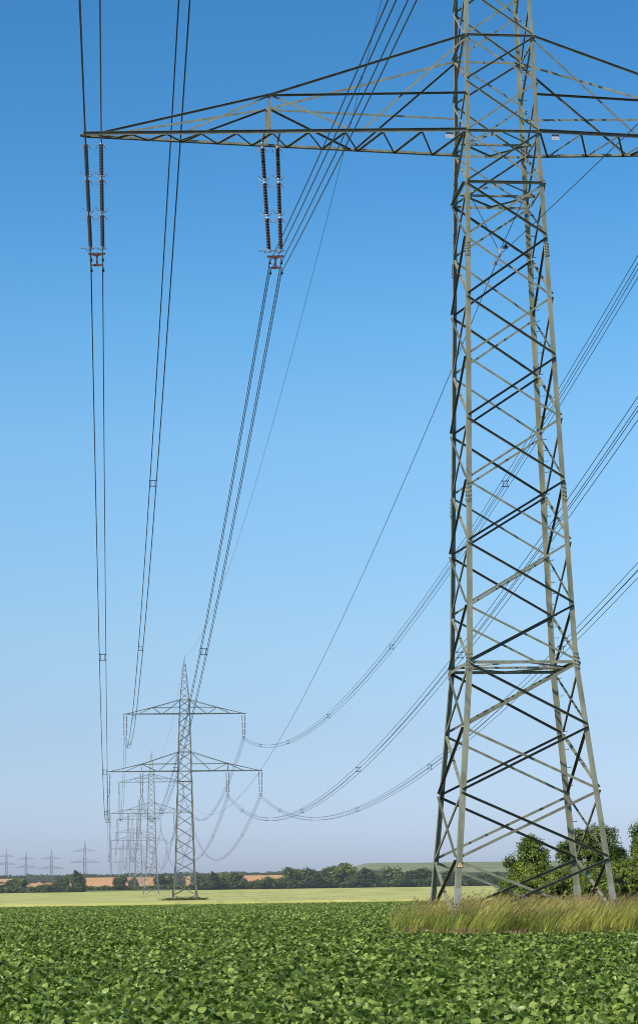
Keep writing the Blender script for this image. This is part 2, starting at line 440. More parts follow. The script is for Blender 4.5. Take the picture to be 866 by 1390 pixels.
    def brace(s, mb, P, Q, N, outer, w, t=.010):
        ax = (Q - P).normalized(); a = -(Vector((0, 0, 1)) - ax * ax.z)
        if a.length < .05: a = N.cross(ax)
        off = .003 if outer else -(TL + .004)
        mb.angle(P + N * off, Q + N * off, a, N if outer else -N, w, t)
    FACES = ((Vector((0, -1, 0)), (-1, -1), (1, -1)), (Vector((0, 1, 0)), (-1, 1), (1, 1)), (Vector((-1, 0, 0)), (-1, 1), (-1, -1)), (Vector((1, 0, 0)), (1, 1), (1, -1)))
    def face_x(s, z1, z0, idx, w, sep):
        """X bracing of one storey on the four faces; the outer bars zigzag up the tower"""
        out = []
        for N, L, Rr in s.FACES:
            for k in (0, 1):
                A, B = (L, Rr) if k == 0 else (Rr, L)
                P = s.corner(A[0], A[1], z1 - .03); Q = s.corner(B[0], B[1], z0 + .03)
                d = (Q - P).normalized(); P = P + d * .05; Q = Q - d * .05
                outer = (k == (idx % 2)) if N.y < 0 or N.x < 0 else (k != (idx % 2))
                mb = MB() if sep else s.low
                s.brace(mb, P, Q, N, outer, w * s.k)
                if sep: mb.build('diagonal_brace', s.md if (k == idx % 2) else s.m[1], s.r)  # near pylon: one zigzag gets the steel with shade painted in
    def ring(s, z, w, name='horizontal_frame', plan=True, outer=True):
        mb = MB()
        for N, L, Rr in s.FACES:
            P = s.corner(L[0], L[1], z); Q = s.corner(Rr[0], Rr[1], z); d = (Q - P).normalized()
            s.brace(mb, P + d * .04 + N * (.016 if outer else 0), Q - d * .04 + N * (.016 if outer else 0), N, outer, w * s.k, .012)
        if plan:
            h = hw(z) - .03
            mids = [s.W(0, -h, z - .02), s.W(h, 0, z - .02), s.W(0, h, z - .02), s.W(-h, 0, z - .02)]
            for i in range(4): mb.angle(mids[i], mids[(i + 1) % 4], (0, 0, -1), -(mids[i] + mids[(i + 1) % 4] - Vector((0, 0, 2 * (z + s.z0)))), .06 * s.k, .008)
            mb.angle(s.W(-h, 0, z - .10), s.W(h, 0, z - .10), (0, 0, 1), (0, 1, 0), .075 * s.k, .008)
        return mb.build(name, s.m[0], s.r)
    def crossarm(s, z, ztop, half, xs, hs, sx, label, posts):
        """lattice arm on side sx; chords, posts and bars are children of its lacing"""
        k = s.k; N2 = (-1, 1)
        tipd = .10; wb = hw(z); wt = hw(ztop)
        def depth(x): return lerp(wb, tipd, (x - wb) / (half - wb))
        low = lambda sy, x: s.W(sx * x, sy * depth(x), z)
        # plan lacing between the two bottom chords
        mb = MB(); n = (20 if half > 13 else 16) if k < 1.2 else 10
        xs_l = [wb + (half - .55 - wb) * (i / n) ** .93 for i in range(n + 1)]
        sy = -1
        for i in range(n):
            P = low(sy, xs_l[i]) + Vector((0, 0, -.03)); Q = low(-sy, xs_l[i + 1]) + Vector((0, 0, -.03))
            mb.cur = i % 2; mb.angle(P, Q, (0, 0, -1), (1 * sx, 0, 0), .065 * k, .008); mb.cur = 0; sy = -sy
        mb.box(s.W(sx * (half - .1), 0, z - .03), .2, .13, .012)
        # hanger plates
        for xh in (15.28 if half > 13 else 11.97, xs):
            for dx in (-.29, .29): mb.box(s.W(sx * xh + dx, 0, z - .07), .035, .05, .06)
            if xh == xs and xs_l:
                for dx in (-.29, .29): mb.angle(low(-1, xs) + Vector((dx, 0, -.035)), low(1, xs) + Vector((dx, 0, -.035)), (0, 0, -1), (1, 0, 0), .07 * k, .01)
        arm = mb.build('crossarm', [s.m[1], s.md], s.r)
        if label: tag(arm, label)
        def sub(name, P, Q, N, outer, w, w2=None, a=None, dark=False):  # dark: shade put into the bar's colour on the near pylon
            m2 = MB(); ax = (Q - P).normalized()
            aa = -(Vector((0, 0, 1)) - ax * ax.z) if a is None else Vector(a)
            m2.angle(P + N * (.004 if outer else -.02), Q + N * (.004 if outer else -.02), aa, N if outer else -N, w * k, .012, w2 * k if w2 else None)
            m2.build(name, s.md if dark else s.m[0 if name.endswith('chord') else 1], arm)
        NODE = lerp(xs, wb, .44) if posts else lerp(xs, wb, .35)
        OUT = lerp(xs, half, .48)
        for sy in (-1, 1):
            N = Vector((0, sy, 0)); zv = Vector((0, 0, 1))
            tip = s.W(sx * half, sy * tipd, z); root = s.W(sx * (wb - .02), sy * wb, z); top = s.W(sx * wt, sy * wt, ztop); mid = low(sy, xs) + zv * hs
            e = N * .02
            m2 = MB(); m2.cur = 1 if sy < 0 else 0; m2.angle(root + e + zv * .06, tip + e + zv * .06, (0, 0, -1), N, .09 * k, .014, .06 * k)  # upper band of the near pylon's front chord has shade painted in
            m2.cur = 0; m2.angle(root + e - zv * (.091 * k - .06) , tip + e - zv * (.091 * k - .06), (0, 0, -1), -N, .045 * k, .012, .05 * k)
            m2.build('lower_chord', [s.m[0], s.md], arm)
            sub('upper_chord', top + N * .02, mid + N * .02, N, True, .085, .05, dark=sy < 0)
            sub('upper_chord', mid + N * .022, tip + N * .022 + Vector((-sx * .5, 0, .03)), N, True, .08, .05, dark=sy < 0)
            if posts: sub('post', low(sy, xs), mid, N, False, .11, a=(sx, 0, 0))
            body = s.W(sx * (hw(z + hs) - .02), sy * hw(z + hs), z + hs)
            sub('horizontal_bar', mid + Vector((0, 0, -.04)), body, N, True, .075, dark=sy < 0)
            nd = low(sy, NODE)
            sub('diagonal_bar', mid + Vector((-sx * .1, 0, -.06)), nd, N, False, .07, dark=sy > 0)
            sub('diagonal_bar', nd + Vector((-sx * .12, 0, 0)), top + Vector((0, 0, -.12)), N, False, .07, dark=sy > 0)
            sub('diagonal_bar', mid + Vector((sx * .1, 0, -.06)), low(sy, OUT), N, False, .065, dark=sy > 0)
        return arm
    def bracing_all(s, zb):
        n_low = [z for z in LOW if z > zb + 1.2] + [zb]
        i = 0
        sep = s.near
        s.low = MB()
        lv = list(reversed(MID))         # -2.04 ... -20
        lw = n_low
        for q, (a, b) in enumerate(zip(lv, lv[1:])): s.face_x(a, b, q, .078, sep)
        for q, (a, b) in enumerate(zip(lw, lw[1:])): s.face_x(a, b, q + len(lv) - 1, .09, sep)
        up = [-2.04, 0, 2.03, 3.84, 5.77, 7.69, 9.62, 11.54, 12.96, 14.38]
        for q, (a, b) in enumerate(zip(up, up[1:])): s.face_x(b, a, q + 1, .066, False)
        pk = [14.38, 15.9, 17.3, 18.6, 19.8, 20.9, 21.8]
        for q, (a, b) in enumerate(zip(pk, pk[1:])): s.face_x(b, a, q, .045, False)
        o = s.low.build('lattice_bracing', s.m[1], s.r); tag(o, kind='stuff')

def make_tower(D, zarm_eye, label, steel, steel2, near=False, thick=1.0, lat=LX, center=None, rz=None, group='lattice pylons of the main power line'):
    c = (RT * lat + U * D) if center is None else Vector(center)
    g = gz(c.x, c.y)
    root = empty('lattice_pylon', (c.x, c.y, g), -AZ if rz is None else rz, 2)
    tag(root, label, 'pylon', group)
    zarm = zarm_eye + EZ - g
    T = Tower(root, zarm, (steel, steel2), near, thick)
    zb = -29.15 if near else -(zarm - .35)
    T.legs(zb); T.bracing_all(zb)
    T.ring(-20.0, .11, plan=near or thick < 1.3, outer=not near)
    T.ring(-2.04, .10); T.ring(0, .09, plan=near); T.ring(3.84, .08, plan=False); T.ring(11.54, .08, plan=False); T.ring(14.38, .07, plan=False)
    for sx, sn in ((-1, 'left'), (1, 'right')):
        T.crossarm(0, 3.84, 15.66, 8.656, 1.5, sx, 'wide lower crossarm reaching %s' % sn, True)
        T.crossarm(11.54, 14.38, 12.4, 6.56, 1.31, sx, 'shorter upper crossarm reaching %s' % sn, False)
    return root, T, c, g

T0 = make_tower(74.3, 27.365, 'huge grey green lattice pylon standing in tall grass in the foreground', STEEL, STEEL2, near=True)
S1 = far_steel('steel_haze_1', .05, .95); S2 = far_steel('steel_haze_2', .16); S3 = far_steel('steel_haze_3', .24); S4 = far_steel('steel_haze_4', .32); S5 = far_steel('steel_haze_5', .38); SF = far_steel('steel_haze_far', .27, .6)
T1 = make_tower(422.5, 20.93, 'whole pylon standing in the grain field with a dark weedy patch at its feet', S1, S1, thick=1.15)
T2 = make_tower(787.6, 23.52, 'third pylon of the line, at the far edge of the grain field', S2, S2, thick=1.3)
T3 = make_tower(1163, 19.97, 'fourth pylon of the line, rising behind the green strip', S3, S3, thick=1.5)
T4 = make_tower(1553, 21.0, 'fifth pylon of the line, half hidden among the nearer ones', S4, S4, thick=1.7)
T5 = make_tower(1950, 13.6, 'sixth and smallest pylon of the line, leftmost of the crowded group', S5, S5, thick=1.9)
# another line, far left
def pix(px, D): return (px - 431.45) / 2816 * D
FAR = [(113.0, 2180, 15.8, 'far pylon rising just left of the main line, largest of four on the horizon'),
       (68.4, 2540, 11.7, 'far pylon above the left tree clump, second largest of four'),
       (34.6, 2960, 15.7, 'far pylon on the horizon, second from the left picture edge'),
       (8.3, 3120, 21.4, 'far pylon on the horizon nearest the left picture edge')]
FT = []
for px, D, za, lab in FAR:
    x = pix(px, D)
    FT.append(make_tower(0, za, lab, SF, SF, thick=2.1, center=(x, D, 0), rz=.05, group='small pylons of the second power line'))

# extras on the near pylon: circuit plates and the hung fibre cable clamp
root0, TW0, C0, G0 = T0
WHITE = noisy('plate_white', (.62, .62, .64), (.78, .78, .80), scale=6); RED = noisy('plate_red', (.42, .10, .09), (.5, .16, .13), scale=6); DARK = noisy('plate_dark', (.02, .02, .022), (.04, .04, .045), scale=6)
for sx, cm in ((-1, WHITE), (1, RED)):
    mb = MB(); x0 = sx * (1.39 + .62); yy = -1.39 + .02
    mb.box(TW0.W(x0, yy, -.15), .14, .012, .03)
    for dx in (-.1, .1): mb.box(TW0.W(x0 + dx, yy, -.20), .012, .006, .04)
    mb.cur = 1; mb.box(TW0.W(x0, yy, -.27), .14, .008, .06); mb.cur = 2
    for i, (dx, dz, hx, hz) in enumerate(((-.09, .0, .012, .035), (-.05, .02, .022, .008), (-.05, -.02, .022, .008), (.0, 0, .012, .035), (.04, .02, .02, .008), (.08, -.01, .012, .03), (.1, .02, .014, .008))):
        mb.box(TW0.W(x0 + dx, yy - .0095, -.27 + dz), hx, .0015, hz)
    mb.build('circuit_plate', [DARK, WHITE, RED if sx > 0 else noisy('plate_ink', (.25, .14, .16), (.32, .2, .22))], root0)

# ------------------------------------------------------------------ insulator sets
def string_mesh(detail):
    mb = MB(); z = -.22
    n = 12 if detail else 6
    mb.cur = 1; mb.tube([(0, 0, .02), (0, 0, z)], .018, 6)
    for r in range(3):
        mb.cur = 1; mb.lathe([(.03, z), (.045, z - .01), (.045, z - .07), (.03, z - .08)][::-1], n=n); z -= .08
        mb.cur = 0; L = 1.19
        if detail:
            prof = []; ns = 20
            for i in range(ns):
                a = z - L * i / ns; d = L / ns
                prof += [(.045, a), (.080, a - d * .5), (.080, a - d * .72), (.046, a - d * .8)]
            prof.append((.045, z - L)); mb.lathe(prof[::-1], n=n)
        else: mb.lathe([(.075, z - L), (.075, z)], n=n)
        z -= L
        mb.cur = 1; mb.lathe([(.03, z), (.045, z - .01), (.045, z - .07), (.03, z - .08)][::-1], n=n); z -= .08
        mb.tube([(0, 0, z + .01), (0, 0, z - .05)], .02, 6); z -= .04
    return mb.mesh('insulator_string', [PORC if detail else FPORC, GALV if detail else FGALV], detail)
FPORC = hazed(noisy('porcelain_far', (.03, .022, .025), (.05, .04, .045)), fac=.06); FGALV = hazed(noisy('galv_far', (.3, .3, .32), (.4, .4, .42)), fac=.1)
JOINTS = [-.26, -1.55, -1.65, -2.94, -3.04, -4.33]
def horn_mesh(up, big=1.0):
    mb = MB(); s = 1 if up else -1
    for sd in (-1, 1):
        mb.tube([(0, 0, 0), (sd * .10, -.03, s * .02), (sd * .24, -.10, s * .17)], .012, 5)
        mb.tube([(0, 0, 0), (sd * .10, .1, s * .02), (sd * .20, .18, s * .15)], .012, 5)
    return mb.mesh('arcing_horn', GALV)
def ring_mesh():
    mb = MB(); pts = [(.16 * math.cos(q) - .02, .20 * math.sin(q), .06 * math.sin(q * 2) * .3) for q in [i * 2 * math.pi / 14 for i in range(15)]]
    mb.tube(pts, .013, 5); mb.tube([(-.18, 0, 0), (-.34, -.05, .02)], .014, 5); mb.tube([(-.36, -.05, .02), (-.30, -.05, .02)], .035, 6); mb.tube([(-.17, 0, 0), (0, 0, -.06), (.13, 0, 0)], .012, 5)
    return mb.mesh('arcing_ring', GALV)
def yoke_mesh(mat):
    mb = MB(); zt = -4.60
    def plate(pp, y=.012): mb.prism([[Vector((x, -y, z)) for x, z in pp], [Vector((x, y, z)) for x, z in pp]])
    plate([(-.31, zt + .05), (.31, zt + .05), (.31, zt - .02), (.20, zt - .05), (.05, zt - .07), (-.05, zt - .07), (-.20, zt - .05), (-.31, zt - .02)])
    plate([(-.045, zt - .071), (.045, zt - .071), (.03, zt - .2), (.045, zt - .38), (-.045, zt - .38), (-.03, zt - .2)])
    plate([(-.05, zt - .381), (.05, zt - .381), (.23, zt - .40), (.23, zt - .45), (.08, zt - .47), (-.08, zt - .47), (-.23, zt - .45), (-.23, zt - .40)])
    return mb.mesh('yoke_plate', mat)
def clamp_mesh(mat):
    mb = MB(); mb.tube([(0, 0, .16), (0, 0, .03)], .016, 6)
    mb.lathe([(.045, -.06), (.055, -.02), (.03, .05), (.03, .09)], n=8); mb.tube([(0, -.14, -.02), (0, -.05, 0), (0, .05, 0), (0, .14, -.02)], .026, 6)
    return mb.mesh('suspension_clamp', mat)
STR_N = string_mesh(True); STR_F = string_mesh(False); H_UP = horn_mesh(True); H_DN = horn_mesh(False); RING = ring_mesh()
YK_N = yoke_mesh(RUST); YK_F = yoke_mesh(FPORC); CL_N = clamp_mesh(DARK); CL_F = clamp_mesh(FPORC)
BX, ZB1, ZB2 = .215, -4.87, -5.27        # conductor offsets below the arm
PHASES = [('outer left', -15.28, 0), ('inner left', -8.656, 0), ('inner right', 8.656, 0), ('outer right', 15.28, 0), ('upper left', -11.97, 11.54), ('upper right', 11.97, 11.54)]
PH_TXT = {'outer left': 'the left tip of the lower crossarm', 'inner left': 'the middle of the left lower crossarm', 'inner right': 'the middle of the right lower crossarm',
          'outer right': 'the right tip of the lower crossarm', 'upper left': 'the left end of the upper crossarm', 'upper right': 'the right end of the upper crossarm'}
def insulator_set(T, ph, near, who, group):
    root, tw, c, g = T
    nm, lat, dz = ph
    p = c + RT * lat; z = g + tw.z0 + dz - .10
    o = empty('insulator_set', (p.x, p.y, z), -AZ, .3)
    if near: o.rotation_euler = (0, R(-2.05), -AZ)
    tag(o, ('pair of dark ribbed insulator strings under %s, %s' % (PH_TXT[nm], who)), 'insulators', group)
    for sx in (-1, 1):
        st = link('insulator_string', STR_N if near else STR_F, o, (sx * .29, 0, 0)); st.rotation_euler = (0, R(.9) * sx, 0)
        if near:
            for i, jz in enumerate(JOINTS[:-1]):
                h = link('arcing_horn', H_UP if i % 2 else H_DN, st, (0, 0, jz))
            link('arcing_ring', RING, st, (0, 0, JOINTS[-1]))
    link('yoke_plate', YK_N if near else YK_F, o, (0, 0, .1 - .05))
    for sx in (-1, 1):
        for zz in (ZB1, ZB2): link('suspension_clamp', CL_N if near else CL_F, o, (sx * BX, 0, zz + .1))
    return o
for ph in PHASES[:2]: insulator_set(T0, ph, True, 'foreground pylon', 'insulator sets on the foreground pylon')
for T, who in ((T1, 'second pylon'), (T2, 'third pylon'), (T3, 'fourth pylon'), (T4, 'fifth pylon'), (T5, 'sixth pylon')):
    for ph in PHASES:
        insulator_set(T, ph, False, who, 'insulator sets on the ' + who)

# ------------------------------------------------------------------ cables
def span_pts(A, B, sag, n):
    out = []
    for i in range(n + 1):
        t = i / n; t = t; p = A.lerp(B, t); p.z -= 4 * sag * t * (1 - t); out.append(p)
    return out
def cable(A, B, sag, r, mat, label, cat, group, name='conductor_cable', n=70, t0=0, t1=1):
    full = lambda t: (A.lerp(B, t) - Vector((0, 0, 4 * sag * t * (1 - t))))
    pts = [full(lerp(t0, t1, i / n)) for i in range(n + 1)]
    o0 = pts[0].copy(); mb = MB(); mb.tube([p - o0 for p in pts], r, 5)
    o = mb.build(name, mat, None, True, o0); tag(o, label, cat, group); return o
def attach(T, lat, dz, dx=0, zz=0):
    if T is T0 and zz: dx += .165
    root, tw, c, g = T; p = c + RT * (lat + dx); return Vector((p.x, p.y, g + tw.z0 + dz + zz))
SP = MB()
for zz in (0, -.4): SP.box((0, 0, zz), .235, .022, .022)
for xx in (-.135, .135): SP.box((xx, 0, -.2), .016, .016, .2)
for xx in (-.215, .215):
    for zz in (0, -.4): SP.tube([(xx, -.07, zz), (xx, .07, zz)], .042, 6)
SPN = SP.mesh('bundle_spacer', WIRE); 
def spacer_mat(m):
    me = SPN.copy(); me.materials.clear(); me.materials.append(m); return me
WPOS = [('upper left', -BX, ZB1), ('upper right', BX, ZB1), ('lower left', -BX, ZB2), ('lower right', BX, ZB2)]
def run_span(TA, TB, sag, r, mat, phases, desc, spm=None, gap=59.5, t1=1, nseg=70, first=.32):
    for ph in phases:
        nm, lat, dz = ph
        for wn, dx, zz in WPOS:
            A = attach(TA, lat, dz, dx, zz); B = attach(TB, lat, dz, dx, zz) if not isinstance(TB, Vector) else TB + RT * (lat + dx) + Vector((0, 0, dz + zz))
            cable(A, B, sag, r, mat, '%s cable of the %s four-cable bundle %s' % (wn, nm, desc), 'cable', 'conductor cables ' + desc, n=nseg, t1=t1)
        if spm:
            A = attach(TA, lat, dz, 0, ZB1); B = attach(TB, lat, dz, 0, ZB1); L = (B - A).length; d = 63 + (lat * 7.3) % 5 - 2.5
            while d < L - 12:
                t = d / L; p = A.lerp(B, t); p.z -= 4 * sag * t * (1 - t)
                q = link('bundle_spacer', spm, None, p); q.rotation_euler = (math.atan2((B - A).z - 4 * sag * (1 - 2 * t), L), 0, -AZ)
                tag(q, 'small spacer frame clipped on the %s cable bundle %s' % (nm, desc), 'spacer', 'spacers on the %s bundle %s' % (nm, desc))
                d += gap
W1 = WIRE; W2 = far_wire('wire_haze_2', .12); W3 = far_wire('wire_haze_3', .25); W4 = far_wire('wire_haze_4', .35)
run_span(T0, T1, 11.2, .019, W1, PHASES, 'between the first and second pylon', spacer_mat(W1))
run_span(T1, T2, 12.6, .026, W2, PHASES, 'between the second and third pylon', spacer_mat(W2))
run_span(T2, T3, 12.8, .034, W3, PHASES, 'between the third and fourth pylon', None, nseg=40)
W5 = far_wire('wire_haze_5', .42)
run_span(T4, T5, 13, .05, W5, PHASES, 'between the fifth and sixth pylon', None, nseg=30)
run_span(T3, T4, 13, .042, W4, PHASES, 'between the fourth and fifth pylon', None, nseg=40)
# the span that comes overhead toward the viewer
back = (RT * LX + U * (74.3 - 345)) + Vector((0, 0, 27.6 + EZ))
back2 = back + RT * 1.35
run_span(T0, back2, 11.5, .0165, W1, PHASES[:2], 'coming overhead toward the viewer', None, nseg=60)
# earth wire from peak to peak and the fibre cable hung in the tower body
for TA, TB, s, r, m, d in ((T0, T1, 9.0, .015, W1, 'between the first and second pylon'), (T1, T2, 10, .02, W2, 'between the second and third pylon'), (T2, T3, 10.5, .028, W3, 'between the third and fourth pylon')):
    cable(attach(TA, 0, 23.2), attach(TB, 0, 23.2), s, r, m, 'single thin earth wire from peak to peak ' + d, 'earth wire', 'earth wires', 'earth_wire')
    cable(attach(TA, 0, -4.45), attach(TB, 0, -4.45), s + 2.0, r, m, 'single cable strung low through the towers ' + d, 'cable', 'single cables strung low through the towers', 'fibre_cable')
cable(attach(T0, 0, -4.45), back + Vector((0, 0, -4.45)), 11.2, .014, W1, 'single cable leaving the foreground pylon body up and right overhead', 'cable', 'single cables strung low through the towers', 'fibre_cable')
# clamp that carries it
cl = empty('cable_clamp', attach(T0, 0, -4.45), -AZ, .3); tag(cl, 'bright cable clamp hung on thin rods inside the foreground pylon', 'cable clamp')
mb = MB(); h = 1.46
for sx in (-1, 1): mb.tube([(sx * .06, 0, .26), (sx * 1.05, 0, 2.34)], .014, 5)
mb.build('suspension_rod', DARK, cl)
mb = MB(); mb.box((0, 0, .2), .10, .012, .06); mb.tube([(0, 0, .2), (0, 0, .02)], .02, 6); mb.box((0, 0, .0), .05, .15, .045); mb.tube([(.0, .5, -.03), (.12, .45, -.28), (.14, .3, -.42), (.05, .2, -.3), (0, .14, -.02)], .012, 5)
mb.build('clamp_body', GALV, cl)
for y in (-1.15, .95):
    mb = MB(); mb.tube([(0, y - .2, .0), (0, y + .2, 0)], .045, 6); mb.box((0, y, -.05), .09, .03, .05); mb.build('vibration_damper', GALV if y > 0 else DARK, cl)

# ------------------------------------------------------------------ trees
BARK = noisy('bark', (.05, .04, .03), (.10, .08, .06), scale=6, rough=.95, bump=.4)
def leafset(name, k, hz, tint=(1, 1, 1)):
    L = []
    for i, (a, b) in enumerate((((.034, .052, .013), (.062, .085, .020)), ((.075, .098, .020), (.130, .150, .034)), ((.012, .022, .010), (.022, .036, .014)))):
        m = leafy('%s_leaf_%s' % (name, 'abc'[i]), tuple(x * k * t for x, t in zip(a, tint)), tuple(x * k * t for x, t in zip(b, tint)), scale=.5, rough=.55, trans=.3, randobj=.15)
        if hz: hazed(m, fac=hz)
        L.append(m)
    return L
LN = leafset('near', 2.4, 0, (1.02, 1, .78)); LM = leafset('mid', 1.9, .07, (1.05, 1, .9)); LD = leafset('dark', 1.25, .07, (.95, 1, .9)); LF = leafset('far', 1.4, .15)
def crown_mesh(seed, lobes, nclump, cs, ls, mats, per=6, core=.72, holes=0):
    """lobes: (x,y,z,rx,ry,rz) ellipsoids; leaf sized faces in clumps spread through their shells"""
    rnd = random.Random(seed); mb = MB()
    sizes = [l[3] * l[5] + l[4] * l[5] for l in lobes]; tot = sum(sizes)
    for l, sz in zip(lobes, sizes):
        c = Vector(l[:3]); rad = Vector(l[3:])
        mb.cur = 2                                  # dark solid core that stops see-through, ragged
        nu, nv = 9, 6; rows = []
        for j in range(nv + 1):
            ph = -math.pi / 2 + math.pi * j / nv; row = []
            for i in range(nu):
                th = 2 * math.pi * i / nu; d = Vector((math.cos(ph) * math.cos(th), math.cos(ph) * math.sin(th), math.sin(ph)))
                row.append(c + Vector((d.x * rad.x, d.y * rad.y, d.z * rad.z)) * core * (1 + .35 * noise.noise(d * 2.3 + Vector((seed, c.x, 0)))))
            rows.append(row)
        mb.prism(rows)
        for k in range(int(nclump * sz / tot)):
            d = Vector((rnd.gauss(0, 1), rnd.gauss(0, 1), rnd.gauss(.15, 1))).normalized()
            bump = 1 + .42 * noise.noise(d * 2.1 + c * .7 + Vector((seed * 3.1, 0, 0))) + .12 * noise.noise(d * 5 + Vector((seed, 9, 0)))
            rr = rnd.uniform(.78, 1.05) * bump
            p = c + Vector((d.x * rad.x, d.y * rad.y, d.z * rad.z)) * rr
            if p.z < .15: continue
            if holes and noise.noise(p * holes + Vector((seed, 3, 1))) < -.17: continue
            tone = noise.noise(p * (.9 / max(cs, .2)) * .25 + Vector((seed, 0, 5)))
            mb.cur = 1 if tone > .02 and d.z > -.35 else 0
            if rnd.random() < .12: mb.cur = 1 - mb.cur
            for q in range(per):
                o = p + Vector((rnd.gauss(0, 1), rnd.gauss(0, 1), rnd.gauss(0, .8))) * cs
                nn = (d * 1.0 + Vector((rnd.gauss(0, .7), rnd.gauss(0, .7), rnd.gauss(.3, .7)))).normalized()
                u = nn.cross(Vector((rnd.gauss(0, 1), rnd.gauss(0, 1), rnd.gauss(0, 1)))).normalized(); w = nn.cross(u)
                s = ls * rnd.uniform(.6, 1.25); b = len(mb.v)
                mb.v += [tuple(o + u * s), tuple(o + w * s * .62 + nn * s * .15), tuple(o - u * s), tuple(o - w * s * .62 + nn * s * .15)]; mb.face([b, b + 1, b + 2, b + 3])
    return mb.mesh('crown', mats)
def trunk_mesh(seed, h, r, lobes):
    rnd = random.Random(seed); mb = MB(); bend = Vector((rnd.uniform(-.1, .1), 0, 0)) * h
    mb.tube([(0, 0, -.3), (0, 0, h * .1), tuple(bend * .4 + Vector((0, 0, h * .4))), tuple(bend + Vector((0, 0, h * .75)))], [r * 1.5, r, r * .75, r * .3], 8)
    for l in lobes:
        c = Vector(l[:3]); s = Vector((0, 0, min(h * .45, max(h * .15, c.z * .45)))) + bend * .3
        mb.tube([s, s.lerp(c, .5) + Vector((0, 0, .05 * h)), c + Vector((0, 0, l[5] * .3))], [r * .5, r * .33, r * .12], 6)
    return mb.mesh('trunk', BARK, True)
def place_tree(name, x, y, crown, trunk, s, rz, label, cat='tree', group=None, sx=1.0, g=None):
    z = gz(x, y) if g is None else g
    o = empty(name, (x, y, z), rz, 1); o.scale = (s * sx, s * sx, s); tag(o, label, cat, group)
    link('crown', crown, o)
    if trunk: link('trunk', trunk, o)
    return o
# near trees behind the pylon, right (about 250 m away)
def yat(y, px): return (px - 431.45) / 2816 * y + 0
def near_tree(px, D, ptop, lobes, seed, label, n=1500, name='field_tree', cat='tree', group='trees behind the foreground pylon', trunk=True, mats=None):
    x = yat(D, px); hor = 1187.8 - .0144 * (px - 431.45); g = gz(x, D)
    H = (hor - ptop) * D / 2816 + EZ - g
    m = max(l[2] + l[5] for l in lobes); k = H / m / 1.04
    ll = [tuple(v * k for v in l) for l in lobes]
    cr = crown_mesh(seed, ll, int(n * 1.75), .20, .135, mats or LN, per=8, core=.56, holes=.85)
    tr = trunk_mesh(seed, H, H * .028, ll) if trunk else None
    place_tree(name, x, D, cr, tr, 1, 0, label, cat, group)
near_tree(707, 245, 1133, [(-.1, 0, 3.0, 2.3, 2.2, 2.2), (.45, .2, 5.3, 1.7, 1.6, 1.9), (-.1, -.3, 6.9, .95, 1, 1.0), (-2.1, .2, 4.9, .75, .8, .8), (1.5, 0, 2.6, 1.3, 1.5, 1.7), (-1.5, -.3, 1.6, 1.7, 1.6, 1.5)], 1,
          'leafy tree with a small side tuft, left of the pylon rear right leg', 2100)
near_tree(789, 262, 1121, [(-2.6, 0, 5.8, 1.5, 1.6, 1.6), (-1.1, .2, 7.4, 1.1, 1.2, 1.2), (1.2, 0, 6.6, 2.1, 1.9, 2.2), (2.9, .2, 5.1, 1.2, 1.3, 1.4), (.4, -.5, 4.3, 2.6, 2.2, 2.2), (-.5, 0, 2.4, 3.0, 2.2, 2.2), (2.6, 0, 2.5, 2.0, 1.8, 1.9)], 2,
          'largest spreading tree, directly behind the right-hand pylon legs', 3000)
near_tree(882, 235, 1082, [(0, 0, 5, 2.8, 2.5, 2.6), (-1.2, 0, 8.0, 1.9, 1.8, 2.0), (.8, 0, 10.2, 1.9, 1.8, 1.9), (-2.2, 0, 5.8, 1.2, 1.2, 1.5), (0, 0, 2.5, 2.5, 2.2, 2.3)], 3,
          'tall tree cut off by the right picture edge', 2400)
near_tree(752, 238, 1172, [(0, 0, 1.4, 1.9, 1.5, 1.3), (1.9, .1, 1.2, 1.5, 1.3, 1.25), (-1.7, 0, 1.1, 1.5, 1.3, 1.1)], 4, 'broad bush filling the gap between the two field trees', 1100, 'bush', 'bush', 'bushes behind the foreground pylon', False)
near_tree(822, 232, 1162, [(0, 0, 1.6, 2.0, 1.6, 1.4), (2.1, .1, 1.9, 1.7, 1.5, 1.5), (-1.8, 0, 1.2, 1.5, 1.3, 1.2)], 5, 'dark dense bush just right of the right-hand pylon legs', 1200, 'bush', 'bush', 'bushes behind the foreground pylon', False)
near_tree(862, 228, 1160, [(0, 0, 1.6, 1.8, 1.6, 1.5), (1.9, .1, 1.3, 1.6, 1.3, 1.35), (-1.6, 0, 1.3, 1.4, 1.3, 1.3)], 6, 'dense bush under the tall tree at the right picture edge', 1100, 'bush', 'bush', 'bushes behind the foreground pylon', False)
near_tree(695, 236, 1188, [(0, 0, .9, 1.7, 1.3, 1.0), (1.7, 0, 1.0, 1.3, 1.2, 1.0)], 7, 'low bush at the foot of the left field tree', 700, 'bush', 'bush', 'bushes behind the foreground pylon', False)

